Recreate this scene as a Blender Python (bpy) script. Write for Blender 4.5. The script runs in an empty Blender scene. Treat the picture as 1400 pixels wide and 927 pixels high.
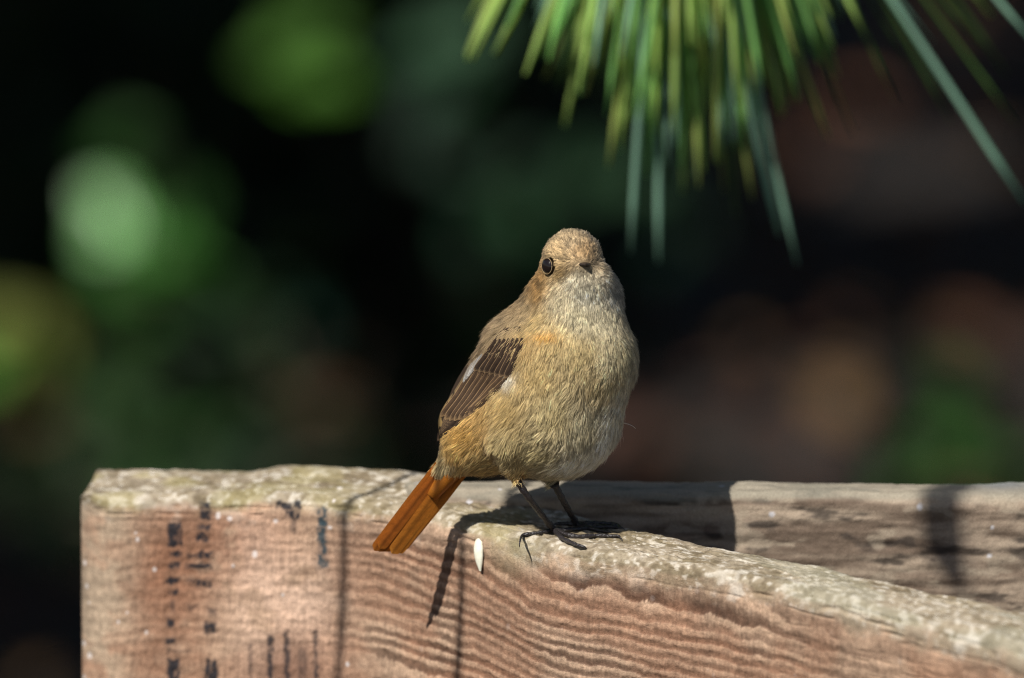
import bpy, math, random
import numpy as np
from mathutils import Vector

random.seed(7)
RNG = np.random.default_rng(11)
scene = bpy.context.scene
C = scene.collection

# ------------------------------------------------------------------ camera
S = 0.000275                      # metres per photo pixel in the plane of the bird
PITCH = math.radians(12.0)
DIST = 4.0
AX = np.array([1.0, 0, 0])
AF = np.array([0, math.cos(PITCH), -math.sin(PITCH)])
AU = np.array([0, math.sin(PITCH), math.cos(PITCH)])
Q0 = np.array([0, 0, 1.0])
CAM = Q0 - AF * DIST
cd = bpy.data.cameras.new('camera')
cam = bpy.data.objects.new('camera', cd)
C.objects.link(cam)
cam.location = CAM
cam.rotation_euler = (math.pi / 2 - PITCH, 0, 0)
cd.sensor_fit = 'HORIZONTAL'
cd.sensor_width = 36
cd.lens = 36 * DIST / (1400 * S)
cd.clip_start = 0.05
cd.clip_end = 1000
cd.dof.use_dof = True
cd.dof.focus_distance = DIST - 0.008
cd.dof.aperture_fstop = 5.6
cd.dof.aperture_blades = 0
scene.camera = cam

# ------------------------------------------------------------------ light
SUN_AZ = math.radians(38)         # sun stands behind the camera, this far to its left
SUN_EL = math.radians(49)
SD = np.array([math.cos(SUN_EL) * math.sin(SUN_AZ), math.cos(SUN_EL) * math.cos(SUN_AZ), -math.sin(SUN_EL)])
w = bpy.data.worlds.new('World')
scene.world = w
w.use_nodes = True
wn = w.node_tree.nodes
bg = wn['Background']
sky = wn.new('ShaderNodeTexSky')
sky.sky_type = 'NISHITA'
sky.sun_disc = False
sky.sun_elevation = SUN_EL
sky.sun_rotation = math.atan2(-SD[0], -SD[1])
w.node_tree.links.new(sky.outputs[0], bg.inputs[0])
bg.inputs[1].default_value = 0.05
sl = bpy.data.lights.new('sun', 'SUN')
so = bpy.data.objects.new('sun', sl)
C.objects.link(so)
sl.energy = 5.0
sl.angle = math.radians(0.53)
sl.color = (1.0, 0.96, 0.90)
so.rotation_euler = Vector(SD).to_track_quat('-Z', 'Y').to_euler()
so.location = (-3, -3, 6)
scene.view_settings.view_transform = 'Standard'
scene.view_settings.look = 'None'
scene.view_settings.exposure = 0.12
scene.view_settings.gamma = 1.0
scene.render.engine = 'CYCLES'
scene.cycles.use_denoising = True
scene.cycles.denoising_prefilter = 'NONE'
scene.cycles.filter_width = 1.1
scene.cycles.max_bounces = 6
scene.cycles.sample_clamp_indirect = 4


# ------------------------------------------------------------------ helpers
def P(px, py, y):
    """point on the ray through a photo pixel at world depth y"""
    d = AF * DIST + AX * ((px - 700) * S) + AU * ((463.5 - py) * S)
    return CAM + d * ((y - CAM[1]) / d[1])


def Pz(px, py, z):
    d = AF * DIST + AX * ((px - 700) * S) + AU * ((463.5 - py) * S)
    return CAM + d * ((z - CAM[2]) / d[2])


def proj(V):
    R = V - CAM
    t = R @ AF
    return 700 + (R @ AX) / t * DIST / S, 463.5 - (R @ AU) / t * DIST / S


def lin(r, g, b, k=1.0):
    c = np.array([r, g, b]) / 255.0
    return np.where(c <= 0.04045, c / 12.92, ((c + 0.055) / 1.055) ** 2.4) * k


def norm(v):
    v = np.asarray(v, float)
    return v / np.maximum(np.linalg.norm(v, axis=-1, keepdims=True), 1e-12)


TAB = RNG.random((16, 256, 256))


def vnoise(x, y, k=0):
    xi = np.floor(x).astype(int); yi = np.floor(y).astype(int)
    fx = x - xi; fy = y - yi
    fx = fx * fx * (3 - 2 * fx); fy = fy * fy * (3 - 2 * fy)
    T = TAB[k % 16]
    a = T[xi % 256, yi % 256]; b = T[(xi + 1) % 256, yi % 256]
    c = T[xi % 256, (yi + 1) % 256]; d = T[(xi + 1) % 256, (yi + 1) % 256]
    return (a * (1 - fx) + b * fx) * (1 - fy) + (c * (1 - fx) + d * fx) * fy


def fbm(x, y, k=0, octv=4, gain=0.5):
    s = 0; a = 1; t = 0
    for i in range(octv):
        s = s + a * vnoise(x * 2 ** i + 17.3 * i, y * 2 ** i + 5.1 * i, k + i); t += a; a *= gain
    return s / t


def sst(a, b, x):
    t = np.clip((x - a) / (b - a), 0, 1)
    return t * t * (3 - 2 * t)


def mesh(name, V, F, col=None, nrm=None, smooth=True, mats=()):
    """V (n,3), F list of face arrays (m,3 or m,4)"""
    V = np.asarray(V, np.float32)
    if isinstance(F, np.ndarray): F = [F]
    me = bpy.data.meshes.new(name)
    me.vertices.add(len(V)); me.vertices.foreach_set('co', V.ravel())
    idx = np.concatenate([f.ravel() for f in F]).astype(np.int32)
    tot = np.concatenate([np.full(len(f), f.shape[1]) for f in F])
    st = np.concatenate([[0], np.cumsum(tot)[:-1]]).astype(np.int32)
    me.loops.add(len(idx)); me.loops.foreach_set('vertex_index', idx)
    me.polygons.add(len(st)); me.polygons.foreach_set('loop_start', st)
    me.polygons.foreach_set('use_smooth', np.full(len(st), smooth))
    me.update(calc_edges=True)
    me.validate()
    if col is not None:
        a = me.attributes.new('Col', 'FLOAT_COLOR', 'POINT')
        c4 = np.ones((len(V), 4), np.float32); c4[:, :3] = col
        a.data.foreach_set('color', c4.ravel())
    if nrm is not None:
        me.normals_split_custom_set_from_vertices([tuple(x) for x in norm(nrm)])
    for m in mats: me.materials.append(m)
    return me


def obj(name, me, parent=None, origin=None):
    o = bpy.data.objects.new(name, me)
    C.objects.link(o)
    if origin is not None: o.location = origin
    if parent is not None: o.parent = parent
    return o


def thing(name, label, cat, loc, group=None):
    o = bpy.data.objects.new(name, None)
    o.empty_display_size = 0.02
    C.objects.link(o)
    o.location = loc
    o['label'] = label; o['category'] = cat
    if group: o['group'] = group
    return o


def part(name, V, F, parent, off, mat, col=None, nrm=None, smooth=True):
    """off: world position of the parent's origin"""
    return obj(name, mesh(name, np.asarray(V) - off, F, col, nrm, smooth, [mat]), parent)


def tube(pts, rad, n=8, closed=True):
    pts = np.asarray(pts, float); rad = np.broadcast_to(rad, len(pts)).astype(float)
    T = norm(np.gradient(pts, axis=0))
    ref = np.array([0, 0, 1.0]) if abs(T[0][2]) < .9 else np.array([1.0, 0, 0])
    V = []
    for i in range(len(pts)):
        a = norm(np.cross(T[i], ref)); b = np.cross(T[i], a)
        ref = np.cross(a, T[i])
        for k in range(n):
            t = 2 * math.pi * k / n
            V.append(pts[i] + rad[i] * (a * math.cos(t) + b * math.sin(t)))
    F = []
    m = len(pts)
    for i in range(m - 1):
        for k in range(n):
            F.append([i * n + k, i * n + (k + 1) % n, (i + 1) * n + (k + 1) % n, (i + 1) * n + k])
    V.append(pts[0]); V.append(pts[-1]); A = m * n
    Tr = [[A, (k + 1) % n, k] for k in range(n)] + [[A + 1, (m - 1) * n + k, (m - 1) * n + (k + 1) % n] for k in range(n)]
    return np.array(V), [np.array(F), np.array(Tr)]


def spline(pts, n):
    pts = np.asarray(pts, float)
    p = np.vstack([2 * pts[0] - pts[1], pts, 2 * pts[-1] - pts[-2]])
    out = []
    for t in np.linspace(0, len(pts) - 1 - 1e-9, n):
        i = int(t); f = t - i
        a, b, c, d = p[i], p[i + 1], p[i + 2], p[i + 3]
        out.append(.5 * (2 * b + (c - a) * f + (2 * a - 5 * b + 4 * c - d) * f * f + (3 * b - 3 * c + d - a) * f ** 3))
    return np.array(out)


def join(parts):
    V = []; F4 = []; F3 = []; o = 0
    for v, fs in parts:
        V.append(v)
        for f in (fs if isinstance(fs, list) else [fs]):
            (F4 if f.shape[1] == 4 else F3).append(f + o)
        o += len(v)
    return np.vstack(V), [np.vstack(x) for x in (F4, F3) if x]


# ------------------------------------------------------------------ materials
def mat(name, col=(.5, .5, .5), rough=.7, attr=False, noise=None, bump=None, trans=0, spec=.5, coat=0, var=None, sheen=0):
    m = bpy.data.materials.new(name); m.use_nodes = True
    nt = m.node_tree; N = nt.nodes; L = nt.links
    b = N['Principled BSDF']; out = N['Material Output']
    b.inputs['Roughness'].default_value = rough
    b.inputs['Specular IOR Level'].default_value = spec
    b.inputs['Coat Weight'].default_value = coat
    b.inputs['Sheen Weight'].default_value = sheen
    tc = N.new('ShaderNodeTexCoord')
    if attr:
        a = N.new('ShaderNodeAttribute'); a.attribute_name = 'Col'; src = a.outputs['Color']
    else:
        a = N.new('ShaderNodeRGB'); a.outputs[0].default_value = (*col, 1); src = a.outputs[0]
    if noise:
        scale, amt, c2 = noise
        n = N.new('ShaderNodeTexNoise'); n.inputs['Scale'].default_value = scale; n.inputs['Detail'].default_value = 6
        L.new(tc.outputs['Object'], n.inputs['Vector'])
        r = N.new('ShaderNodeMapRange'); r.inputs[1].default_value = .35; r.inputs[2].default_value = .65
        r.inputs[3].default_value = 0; r.inputs[4].default_value = amt
        L.new(n.outputs[0], r.inputs[0])
        mx = N.new('ShaderNodeMix'); mx.data_type = 'RGBA'; mx.blend_type = 'MULTIPLY' if c2 is None else 'MIX'
        L.new(r.outputs[0], mx.inputs[0]); L.new(src, mx.inputs[6])
        mx.inputs[7].default_value = (.35, .33, .3, 1) if c2 is None else (*c2, 1)
        src = mx.outputs[2]
    L.new(src, b.inputs['Base Color'])
    if bump:
        scale, dist = bump
        n = N.new('ShaderNodeTexNoise'); n.inputs['Scale'].default_value = scale; n.inputs['Detail'].default_value = 5
        L.new(tc.outputs['Object'], n.inputs['Vector'])
        bp = N.new('ShaderNodeBump'); bp.inputs['Distance'].default_value = dist; bp.inputs['Strength'].default_value = .8
        L.new(n.outputs[0], bp.inputs['Height']); L.new(bp.outputs[0], b.inputs['Normal'])
    if trans:
        t = N.new('ShaderNodeBsdfTranslucent'); L.new(src, t.inputs[0])
        ms = N.new('ShaderNodeMixShader'); ms.inputs[0].default_value = trans
        L.new(b.outputs[0], ms.inputs[1]); L.new(t.outputs[0], ms.inputs[2]); L.new(ms.outputs[0], out.inputs[0])
    return m


M_wood = mat('weathered_wood', attr=True, rough=.82, noise=(1100, .3, None), bump=(2200, .0004), spec=.3)
M_post = mat('post_wood', (.20, .13, .085), .85, noise=(60, .8, None), bump=(150, .003))
M_plume = mat('plumage', attr=True, rough=.75, trans=.15, spec=.25, sheen=.05)
M_skin = mat('down', attr=True, rough=.9, spec=.1)
M_feather = mat('flight_feather', attr=True, rough=.75, spec=.12, trans=.12, noise=(3000, .3, None))
M_tail = mat('tail_feather', attr=True, rough=.55, spec=.35, trans=.35, noise=(2500, .3, None))
M_eye = mat('eye', (.010, .006, .005), .10, spec=.4, coat=.3)
M_beak = mat('beak', (.03, .022, .018), .35, bump=(1500, .0003))
M_leg = mat('leg_scale', (.030, .025, .026), .22, bump=(1800, .0006), spec=.6)
M_chip = mat('pale_chip', (.86, .84, .68), .6, noise=(700, .25, None))
M_bark = mat('bark', (.09, .065, .045), .9, noise=(25, .8, None), bump=(60, .02))
M_soil = mat('soil', (.022, .016, .012), .95, noise=(6, .8, (.012, .010, .008)), bump=(30, .03))
M_needle = mat('needle', attr=True, rough=.28, trans=.5, spec=.5)
M_leaf = mat('leaf', attr=True, rough=.33, trans=.25, spec=.5)
M_crown = mat('crown_leaf', attr=True, rough=.6, trans=.05, spec=.2)

# ------------------------------------------------------------------ ground
gx = np.linspace(-60, 60, 121)
G = np.stack(np.meshgrid(gx, gx, indexing='ij'), -1).reshape(-1, 2)
gz = (fbm(G[:, 0] * .5 + 40, G[:, 1] * .5 + 40, 1) - .5) * .06
gz[np.abs(G).max(1) > 20] = 0
far = np.where(np.abs(G) > 59, np.sign(G) * 400, G)
V = np.column_stack([far, gz])
ii = np.arange(120)
I, J = np.meshgrid(ii, ii, indexing='ij'); I = I.ravel(); J = J.ravel()
F = np.column_stack([I * 121 + J, (I + 1) * 121 + J, (I + 1) * 121 + J + 1, I * 121 + J + 1])
g = obj('ground', mesh('ground', V, F, mats=[M_soil])); g['kind'] = 'structure'

# ------------------------------------------------------------------ wooden beams
ZTOP = P(757, 727, 0)[2]


def gauss(a, sig):
    k = np.exp(-.5 * (np.arange(-3 * sig, 3 * sig + 1) / sig) ** 2); k /= k.sum()
    return np.convolve(np.pad(a, 3 * sig, mode='reflect', reflect_type='odd'), k, 'valid')


def beam(name, ctrl, xs, T, H, r1, r2, Re, colour, disp, parent, off, step, thick=None):
    """ctrl: (px, py, y) of the upper front arris, left to right"""
    ctrl = np.array(ctrl, float)
    py = gauss(np.interp(xs, ctrl[:, 0], ctrl[:, 1]), 30)
    yy = gauss(np.interp(xs, ctrl[:, 0], ctrl[:, 2]), 40)
    W = np.array([P(a, b, c) for a, b, c in zip(xs, py, yy)])
    tx = gauss(np.gradient(W[:, 0]), 25); ty = gauss(np.gradient(W[:, 1]), 25)
    Tn = norm(np.column_stack([tx, ty]))
    Nn = np.column_stack([Tn[:, 1], -Tn[:, 0]])
    s = np.concatenate([[0], np.cumsum(np.linalg.norm(np.diff(W[:, :2], axis=0), axis=1))])
    pr = []                       # (n, z, nn, nz)
    for z in np.concatenate([np.linspace(-H, -.085, 6)[:-1], np.arange(-.085, -r1, step)]): pr.append((0, z, 1, 0))
    for t in np.linspace(0, math.pi / 2, max(4, int(r1 * 1.57 / step))):
        pr.append((-r1 + r1 * math.cos(t), -r1 + r1 * math.sin(t), math.cos(t), math.sin(t)))
    for n in np.arange(-r1 - step, -(T - r2), -step): pr.append((n, 0, 0, 1))
    for t in np.linspace(0, math.pi / 2, 10):
        pr.append((-(T - r2) - r2 * math.sin(t), -r2 + r2 * math.cos(t), -math.sin(t), math.cos(t)))
    for z in np.linspace(-r2, -H, 14)[1:]: pr.append((-T, z, -1, 0))
    pr = np.array(pr); m = len(pr); n = len(xs)
    arc = np.concatenate([[0], np.cumsum(np.hypot(*np.diff(pr[:, :2], axis=0).T))])
    Sg = np.repeat(s, m); n0 = np.tile(pr[:, 0], n); z0 = np.tile(pr[:, 1], n)
    nn = np.tile(pr[:, 2], n); nz = np.tile(pr[:, 3], n); A = np.tile(arc, n)
    e = np.minimum(Sg, Re)
    a = Re - np.sqrt(np.maximum(Re ** 2 - (Re - e) ** 2, 0))
    n1 = np.clip(n0, -(T - .5 * a), -a); Rz = Re * .5; ez = np.minimum(Sg, Rz); z1 = np.minimum(z0, -(Rz - np.sqrt(np.maximum(Rz ** 2 - (Rz - ez) ** 2, 0))))
    d = disp(Sg, A, n0, z0, nn, nz, np.repeat(xs, m))
    if thick is not None: n1 = n1 * (np.interp(np.repeat(xs, m), *thick) / T)
    n1 = n1 + nn * d; z1 = z1 + nz * d
    WW = np.repeat(W, m, 0); NN = np.repeat(Nn, m, 0)
    V = WW.copy(); V[:, :2] += NN * n1[:, None] + np.repeat(Tn, m, 0) * (.34 * n1 * sst(.07, 0, Sg))[:, None]; V[:, 2] += z1
    I, J = np.meshgrid(np.arange(n - 1), np.arange(m - 1), indexing='ij'); I = I.ravel(); J = J.ravel()
    F = np.column_stack([I * m + J, (I + 1) * m + J, (I + 1) * m + J + 1, I * m + J + 1])
    # ends and underside
    c0 = V[:m].mean(0); c1 = V[-m:].mean(0)
    nv = len(V)
    V = np.vstack([V, c0, c1])
    k = np.arange(m)
    F3 = np.vstack([np.column_stack([np.full(m, nv), k, (k + 1) % m]),
                    np.column_stack([np.full(m, nv + 1), (n - 1) * m + (k + 1) % m, (n - 1) * m + k])])
    ii = np.arange(n - 1)
    F = np.vstack([F, np.column_stack([ii * m + m - 1, (ii + 1) * m + m - 1, (ii + 1) * m, ii * m])])
    px, pv = proj(V[:nv])
    col = colour(Sg, A, n0, z0, nn, nz, px, pv, d)
    col = np.vstack([col, col[:1] * .8, col[-1:] * .8])
    o = part(name, V, [F, F3], parent, off, M_wood, col)
    return W, Nn, o


def dots(a, b, n, r0, r1, seed):
    q = np.random.default_rng(seed); m = np.zeros_like(a)
    x0, x1, y0, y1 = a.min(), a.max(), b.min(), b.max()
    for _ in range(n):
        cx = q.uniform(x0, x1); cy = q.uniform(y0, y1); rr = q.uniform(r0, r1)
        k = np.abs(a - cx) < rr * 2
        m[k] = np.maximum(m[k], sst(1.25, .7, np.hypot(a[k] - cx, (b[k] - cy) * q.uniform(.7, 1.3)) / rr))
    return m


def rings(Sg, z0, px):
    h = -z0
    dip = .0125 * sst(.640, .80, px / 1000) + .006 * sst(.95, 1.3, px / 1000)
    wv = .0045 * (fbm(Sg * 26 + 3, h * 40, 3, 3) - .5) + .0022 * (fbm(Sg * 170, h * 130 + 9, 4, 3) - .5) + .0006 * (fbm(Sg * 1800, h * 300, 6, 2) - .5)
    ph = (h - .55 * dip * sst(.0, .02, h) + wv)
    ph = ph / .0045 + 1.6 * np.exp(-h / .012) + 2.6 * (vnoise(h * 70 + 4, Sg * 9, 13) - .5)
    f = ph - np.floor(ph)
    amp = .55 + .6 * vnoise(np.floor(ph) * 3.7 + Sg * 8, np.floor(ph) * 1.3, 6)
    return f, amp


def near_disp(Sg, A, n0, z0, nn, nz, px):
    f, amp = rings(Sg, z0, px)
    late = sst(.30, .62, f) * (1 - sst(.86, 1.0, f))
    front = np.clip(nn, 0, 1) * sst(.002, .012, -z0) * (1 - .4 * sst(.95, 1.25, px / 1000))
    left = 1 - .6 * sst(.54, .44, px / 1000)
    d = front * (-.00042) * late * amp * left
    d += front * (.0006 * (fbm(Sg * 1700, A * 260, 5, 3) - .5) + .0007 * (fbm(Sg * 420, A * 520, 11, 4, .6) - .5))
    top = 1 - front
    d += top * (.0013 * (fbm(Sg * 260, A * 300, 7, 5, .62) - .5) + .0022 * (fbm(Sg * 60, A * 70, 8, 3) - .5))
    d += -top * .0013 * sst(.60, .72, fbm(Sg * 70, A * 700, 9, 3))
    d += .003 * (fbm(Sg * 14, A * 18, 2, 3) - .5)
    d += nz * .0028 * sst(.29, .34, px / 1000) * sst(.56, .50, px / 1000) * sst(-.020, -.040, n0)      # swelling of the far arris
    return d


MARKS = [(230, 249, 714, 747, 1), (232, 248, 755, 763, .9), (230, 247, 770, 776, .8), (228, 247, 788, 797, .95), (230, 245, 806, 813, .9),
         (231, 240, 822, 834, .5), (228, 240, 845, 857, .8), (226, 240, 872, 882, .9), (228, 246, 900, 940, .8),
         (273, 289, 686, 709, .95), (270, 288, 715, 724, .8), (269, 286, 729, 740, .85), (271, 290, 754, 764, .9), (255, 272, 757, 762, .7),
         (254, 290, 770, 779, .8), (268, 290, 792, 803, .85), (255, 268, 792, 797, .6), (283, 296, 832, 840, .5), (278, 296, 850, 866, .8),
         (281, 297, 901, 940, 1), (378, 412, 686, 697, .85), (390, 411, 697, 710, .85), (398, 406, 710, 730, .5), (460, 472, 695, 716, .35),
         (366, 374, 868, 940, .75), (388, 396, 862, 940, .7), (428, 435, 860, 930, .7), (340, 346, 880, 940, .45), (408, 420, 885, 940, .35),
         (255, 272, 826, 833, .4), (228, 262, 888, 893, .4)]
TEAL = [(433, 447, 694, 722, 1), (434, 446, 722, 768, .95), (432, 449, 762, 776, .85)]


def boxmask(lst, px, pv, soft=3.0):
    m = np.zeros_like(px)
    for x0, x1, y0, y1, k in lst:
        a = sst(x0 - soft, x0 + soft, px) * sst(x1 + soft, x1 - soft, px) * sst(y0 - soft, y0 + soft, pv) * sst(y1 + soft, y1 - soft, pv)
        m = np.maximum(m, k * a)
    return m


def mix(a, b, t):
    t = np.asarray(t)[..., None]
    return a * (1 - t) + b * t


def blob(px, pv, x, y, rx, ry):
    return np.exp(-((px - x) / rx) ** 2 - ((pv - y) / ry) ** 2)


def near_col(Sg, A, n0, z0, nn, nz, px, pv, d):
    f, amp = rings(Sg, z0, px)
    late = sst(.15, .70, f) * (1 - sst(.90, 1.0, f))
    n_ = len(px); o1 = np.ones((n_, 1))
    light = lin(184, 154, 129) * o1; dark = lin(92, 67, 52) * o1
    redw = lin(154, 113, 88) * o1; grey = lin(168, 154, 132) * o1
    v1 = fbm(Sg * 30 + 7, A * 40, 1, 4); v2 = .6 * fbm(Sg * 1700 + 3 * fbm(Sg * 300, A * 300, 4, 2), A * 210 + 2 * fbm(Sg * 500, A * 90, 5, 2), 2, 3) + .4 * fbm(Sg * 500, A * 600, 9, 3); v3 = fbm(Sg * 90, A * 110, 10, 4)
    c = mix(light, dark, late * np.clip(amp * 1.0, 0, 1) * sst(.004, .014, -z0) * (1 - .5 * sst(950, 1250, px)) * (.30 + .70 * sst(.42, .60, px / 1000)))
    c = mix(c, redw, .5 * sst(.45, .65, v1) * sst(.004, .02, -z0))
    # worn, redder and paler stretches of the left end, and painted corner shade
    c = mix(c, lin(150, 102, 75) * o1, .75 * np.clip(blob(px, pv, 235, 800, 55, 130) + blob(px, pv, 330, 740, 70, 60), 0, 1) * sst(.3, .6, v3 + .15))
    c = mix(c, lin(222, 188, 164) * o1, .8 * np.clip(blob(px, pv, 420, 820, 45, 60) + .8 * blob(px, pv, 350, 800, 40, 120), 0, 1) * sst(.25, .6, v3 + .1))
    c = mix(c, lin(172, 160, 138) * o1, .45 * sst(200, 150, px) * sst(.3, .55, v3))  # grey tint painting the shade on the rounded left corner
    c = mix(c, lin(132, 94, 78) * o1, .55 * blob(px, pv, 400, 915, 60, 40))
    c *= (.45 + 1.1 * v2)[:, None] * (.72 + .56 * fbm(Sg * 55 + 11, A * 45, 15, 4))[:, None]
    top = np.clip(sst(.25, .9, nz + .5 * (v3 - .5)) + .7 * np.clip(nn, 0, 1) * sst(-.012, -.005, z0 + .010 * (v3 - .5) - .004 * sst(750, 600, px)), 0, 1)
    g2 = fbm(Sg * 420, A * 420, 12, 4)
    tc = mix(grey, lin(136, 122, 98) * o1, sst(.4, .62, v3))
    tc = mix(tc, lin(234, 226, 212) * o1, sst(.55, .70, g2) * .55)
    tc = mix(tc, lin(92, 78, 60) * o1, sst(.45, .28, g2) * .5)
    tc = mix(tc, lin(172, 162, 108) * o1, .38 * sst(.48, .64, fbm(Sg * 45 + 20, A * 60, 13, 3)) * np.clip(sst(560, 380, px) + .9 * blob(px, n0 * 0 + 0, 690, 0, 55, 1) + .1, 0, 1))
    tc = mix(tc, lin(168, 166, 146) * o1, .4 * sst(.45, .62, fbm(Sg * 35 + 2, A * 50, 14, 3)) * sst(950, 1100, px))
    c = mix(c, tc, top)
    # white crust on the arris
    arr = np.exp(-((A - (.085 + .110 - .085)) / .012) ** 2) * 0
    edge = np.clip(nn, 0, 1) * sst(-.016, -.006, z0) + np.clip(nz, 0, 1) * sst(-.020, -.006, n0)
    w_ = np.clip(edge, 0, 1) * sst(.60, .74, fbm(Sg * 130 + 5, A * 150, 3, 3)) * (.35 + .65 * sst(900, 960, px))
    c = mix(c, lin(232, 224, 210) * o1, .5 * w_)
    sp = dots(Sg, A, 420, .0004, .0011, 5) * np.where(px < 480, 1, .12)
    c = mix(c, lin(236, 228, 224) * o1, sp * .75)
    gr = blob(px, pv, 705, 755, 32, 26)
    c = mix(c, lin(160, 152, 116) * o1, .5 * gr)
    # worn dark print
    wx = px + 7 * (fbm(Sg * 500, A * 500, 4, 3) - .5); wy = pv + 10 * (fbm(Sg * 420 + 9, A * 420, 5, 3) - .5)
    fr = sst(0, .4, nn)
    wear = sst(.30, .48, fbm(Sg * 700, A * 450, 8, 3))
    mk = boxmask(MARKS, wx, wy) * fr * (.5 + .5 * wear)
    c = mix(c, lin(38, 38, 44) * o1, np.clip(mk * 1.25, 0, 1) * .97)
    mt = boxmask(TEAL, wx, wy) * fr * (.4 + .6 * wear)
    c = mix(c, lin(40, 66, 76) * o1, np.clip(mt, 0, 1) * .95)
    return np.clip(c, .004, .9)


near_root = thing('wooden_beam', 'weathered reddish brown wooden beam the bird stands on, dark print on its left end', 'beam', (P(110, 690, .1)[0], .1, 0))
off = np.array(near_root.location)
NEAR = [(60, 680, .080), (110, 679, .075), (300, 677, .062), (480, 682, .046), (600, 705, .022), (680, 731, -.004), (790, 752, -.033), (900, 763, -.047),
        (1000, 783, -.068), (1100, 806, -.090), (1200, 831, -.112), (1300, 856, -.136), (1400, 881, -.162), (1500, 908, -.190), (1700, 960, -.242)]
xs = np.concatenate([108 + np.array([0, .8, 2, 4, 6.5, 9.5]), np.arange(120, 1420, 1.55), np.arange(1425, 1680, 12)])
xs = np.concatenate([[88, 88.5, 89.3, 90.5, 92.3, 94.5, 97], np.arange(99, 1420, 1.55), np.arange(1422, 1680, 1.55 * 4)])
Wn, Nn, near_o = beam('plank', NEAR, xs, .054, .15, .007, .010, .026, near_col, near_disp, near_root, off, .00044, ([100, 600, 700, 800, 900, 1100, 1400], [.054, .052, .049, .043, .036, .036, .041]))


def back_disp(Sg, A, n0, z0, nn, nz, px):
    d = .0024 * (fbm(Sg * 18 + 3, A * 60, 2, 4) - .5) + .0018 * (fbm(Sg * 40, A * 300, 6, 4) - .5)
    d += .0008 * (fbm(Sg * 260, A * 300, 7, 4) - .5)
    return d


def back_col(Sg, A, n0, z0, nn, nz, px, pv, d):
    o1 = np.ones((len(px), 1))
    v1 = fbm(Sg * 26, A * 160 + 4, 3, 4); v2 = fbm(Sg * 60, A * 220, 5, 4); v3 = fbm(Sg * 90, A * 200, 9, 3)
    c = mix(lin(190, 170, 148) * o1, lin(128, 110, 94) * o1, sst(.35, .65, v1))
    c = mix(c, lin(70, 62, 56) * o1, .8 * sst(.56, .70, v2))
    c = mix(c, lin(188, 172, 150) * o1, .6 * sst(.60, .72, v3))
    c = mix(c, lin(172, 166, 148) * o1, .65 * sst(.3, .8, nz + .6 * (v2 - .5)))
    c = mix(c, lin(84, 104, 120) * o1, .6 * blob(px, pv, 1370, 662, 60, 9))
    c = mix(c, lin(228, 226, 230) * o1, .85 * dots(Sg, A, 90, .0005, .0014, 8))
    return np.clip(c * .84, .004, .9)


back_root = thing('wooden_beam', 'grey brown wooden beam crossing level behind the bird, its right end out of frame', 'beam', (.1, .08, 0))
boff = np.array(back_root.location)
BACK = [(500, 674, .040), (700, 673, .036), (820, 672, .034), (1000, 673, .032), (1200, 674, .030), (1260, 677, .030), (1400, 676, .028), (1700, 677, .026)]
beam('plank', BACK, np.concatenate([[566, 567, 569, 572], np.arange(575, 1420, 2.2), np.arange(1425, 1690, 12)]), .024, .14, .006, .006, .004,
     back_col, back_disp, back_root, boff, .0007)


def boxpost(cx, cy, hx, hy, z1, parent, off, yaw=0):
    zs = np.linspace(-.05, z1, 24); V = []; b = .006
    ring = [(-hx + b, -hy), (hx - b, -hy), (hx, -hy + b), (hx, hy - b), (hx - b, hy), (-hx + b, hy), (-hx, hy - b), (-hx, -hy + b)]
    for z in zs:
        for x, y in ring:
            j = 1 + .02 * math.sin(z * 9 + x * 40)
            V.append((cx + (x * math.cos(yaw) - y * math.sin(yaw)) * j, cy + (x * math.sin(yaw) + y * math.cos(yaw)) * j, z))
    F = [[i * 8 + k, i * 8 + (k + 1) % 8, (i + 1) * 8 + (k + 1) % 8, (i + 1) * 8 + k] for i in range(23) for k in range(8)]
    V.append((cx, cy, z1)); A = len(V) - 1
    F3 = [[A, 23 * 8 + k, 23 * 8 + (k + 1) % 8] for k in range(8)]
    return part('post', np.array(V), [np.array(F), np.array(F3)], parent, off, M_post, smooth=False)


def under(px):
    i = int(np.argmin(np.abs(xs - px)))
    return Wn[i] - np.append(Nn[i], 0) * .0285


for px_ in (330, 1560):
    c_ = under(px_)
    boxpost(c_[0], c_[1], .025, .022, ZTOP - .145, near_root, off, math.radians(-25))
boxpost(P(1500, 675, .04)[0], .041, .022, .010, P(1500, 675, .03)[2] - .13, back_root, boff)


# ------------------------------------------------------------------ bird
def B(u, v, w_=0.0):
    """bird modelling frame (photo pixels, depth away from the viewer) to world"""
    u = np.asarray(u, float)
    return Q0 + S * ((u - 700)[..., None] * AX + (463.5 - np.asarray(v, float))[..., None] * AU + np.asarray(w_, float)[..., None] * AF)


def Bd(d):
    d = np.asarray(d, float)
    return d[..., :1] * AX - d[..., 1:2] * AU + d[..., 2:3] * AF


def ell(p, c, r, ax=None):
    q = p - np.array(c)
    if ax is not None:
        q = q @ np.array(ax).T
    r = np.array(r)
    k0 = np.linalg.norm(q / r, axis=-1); k1 = np.linalg.norm(q / r ** 2, axis=-1)
    return k0 * (k0 - 1) / np.maximum(k1, 1e-9)


def capsule(p, a, b, ra, rb):
    a = np.array(a, float); b = np.array(b, float)
    ab = b - a
    t = np.clip(((p - a) @ ab) / (ab @ ab), 0, 1)
    return np.linalg.norm(p - a - t[..., None] * ab, axis=-1) - (ra + (rb - ra) * t)


def smin(a, b, k):
    h = np.clip(.5 + .5 * (b - a) / k, 0, 1)
    return b * (1 - h) + a * h - k * h * (1 - h)


EYE_L = np.array([751., 364., -46.]); EYE_R = np.array([820., 362., -14.])


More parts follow.
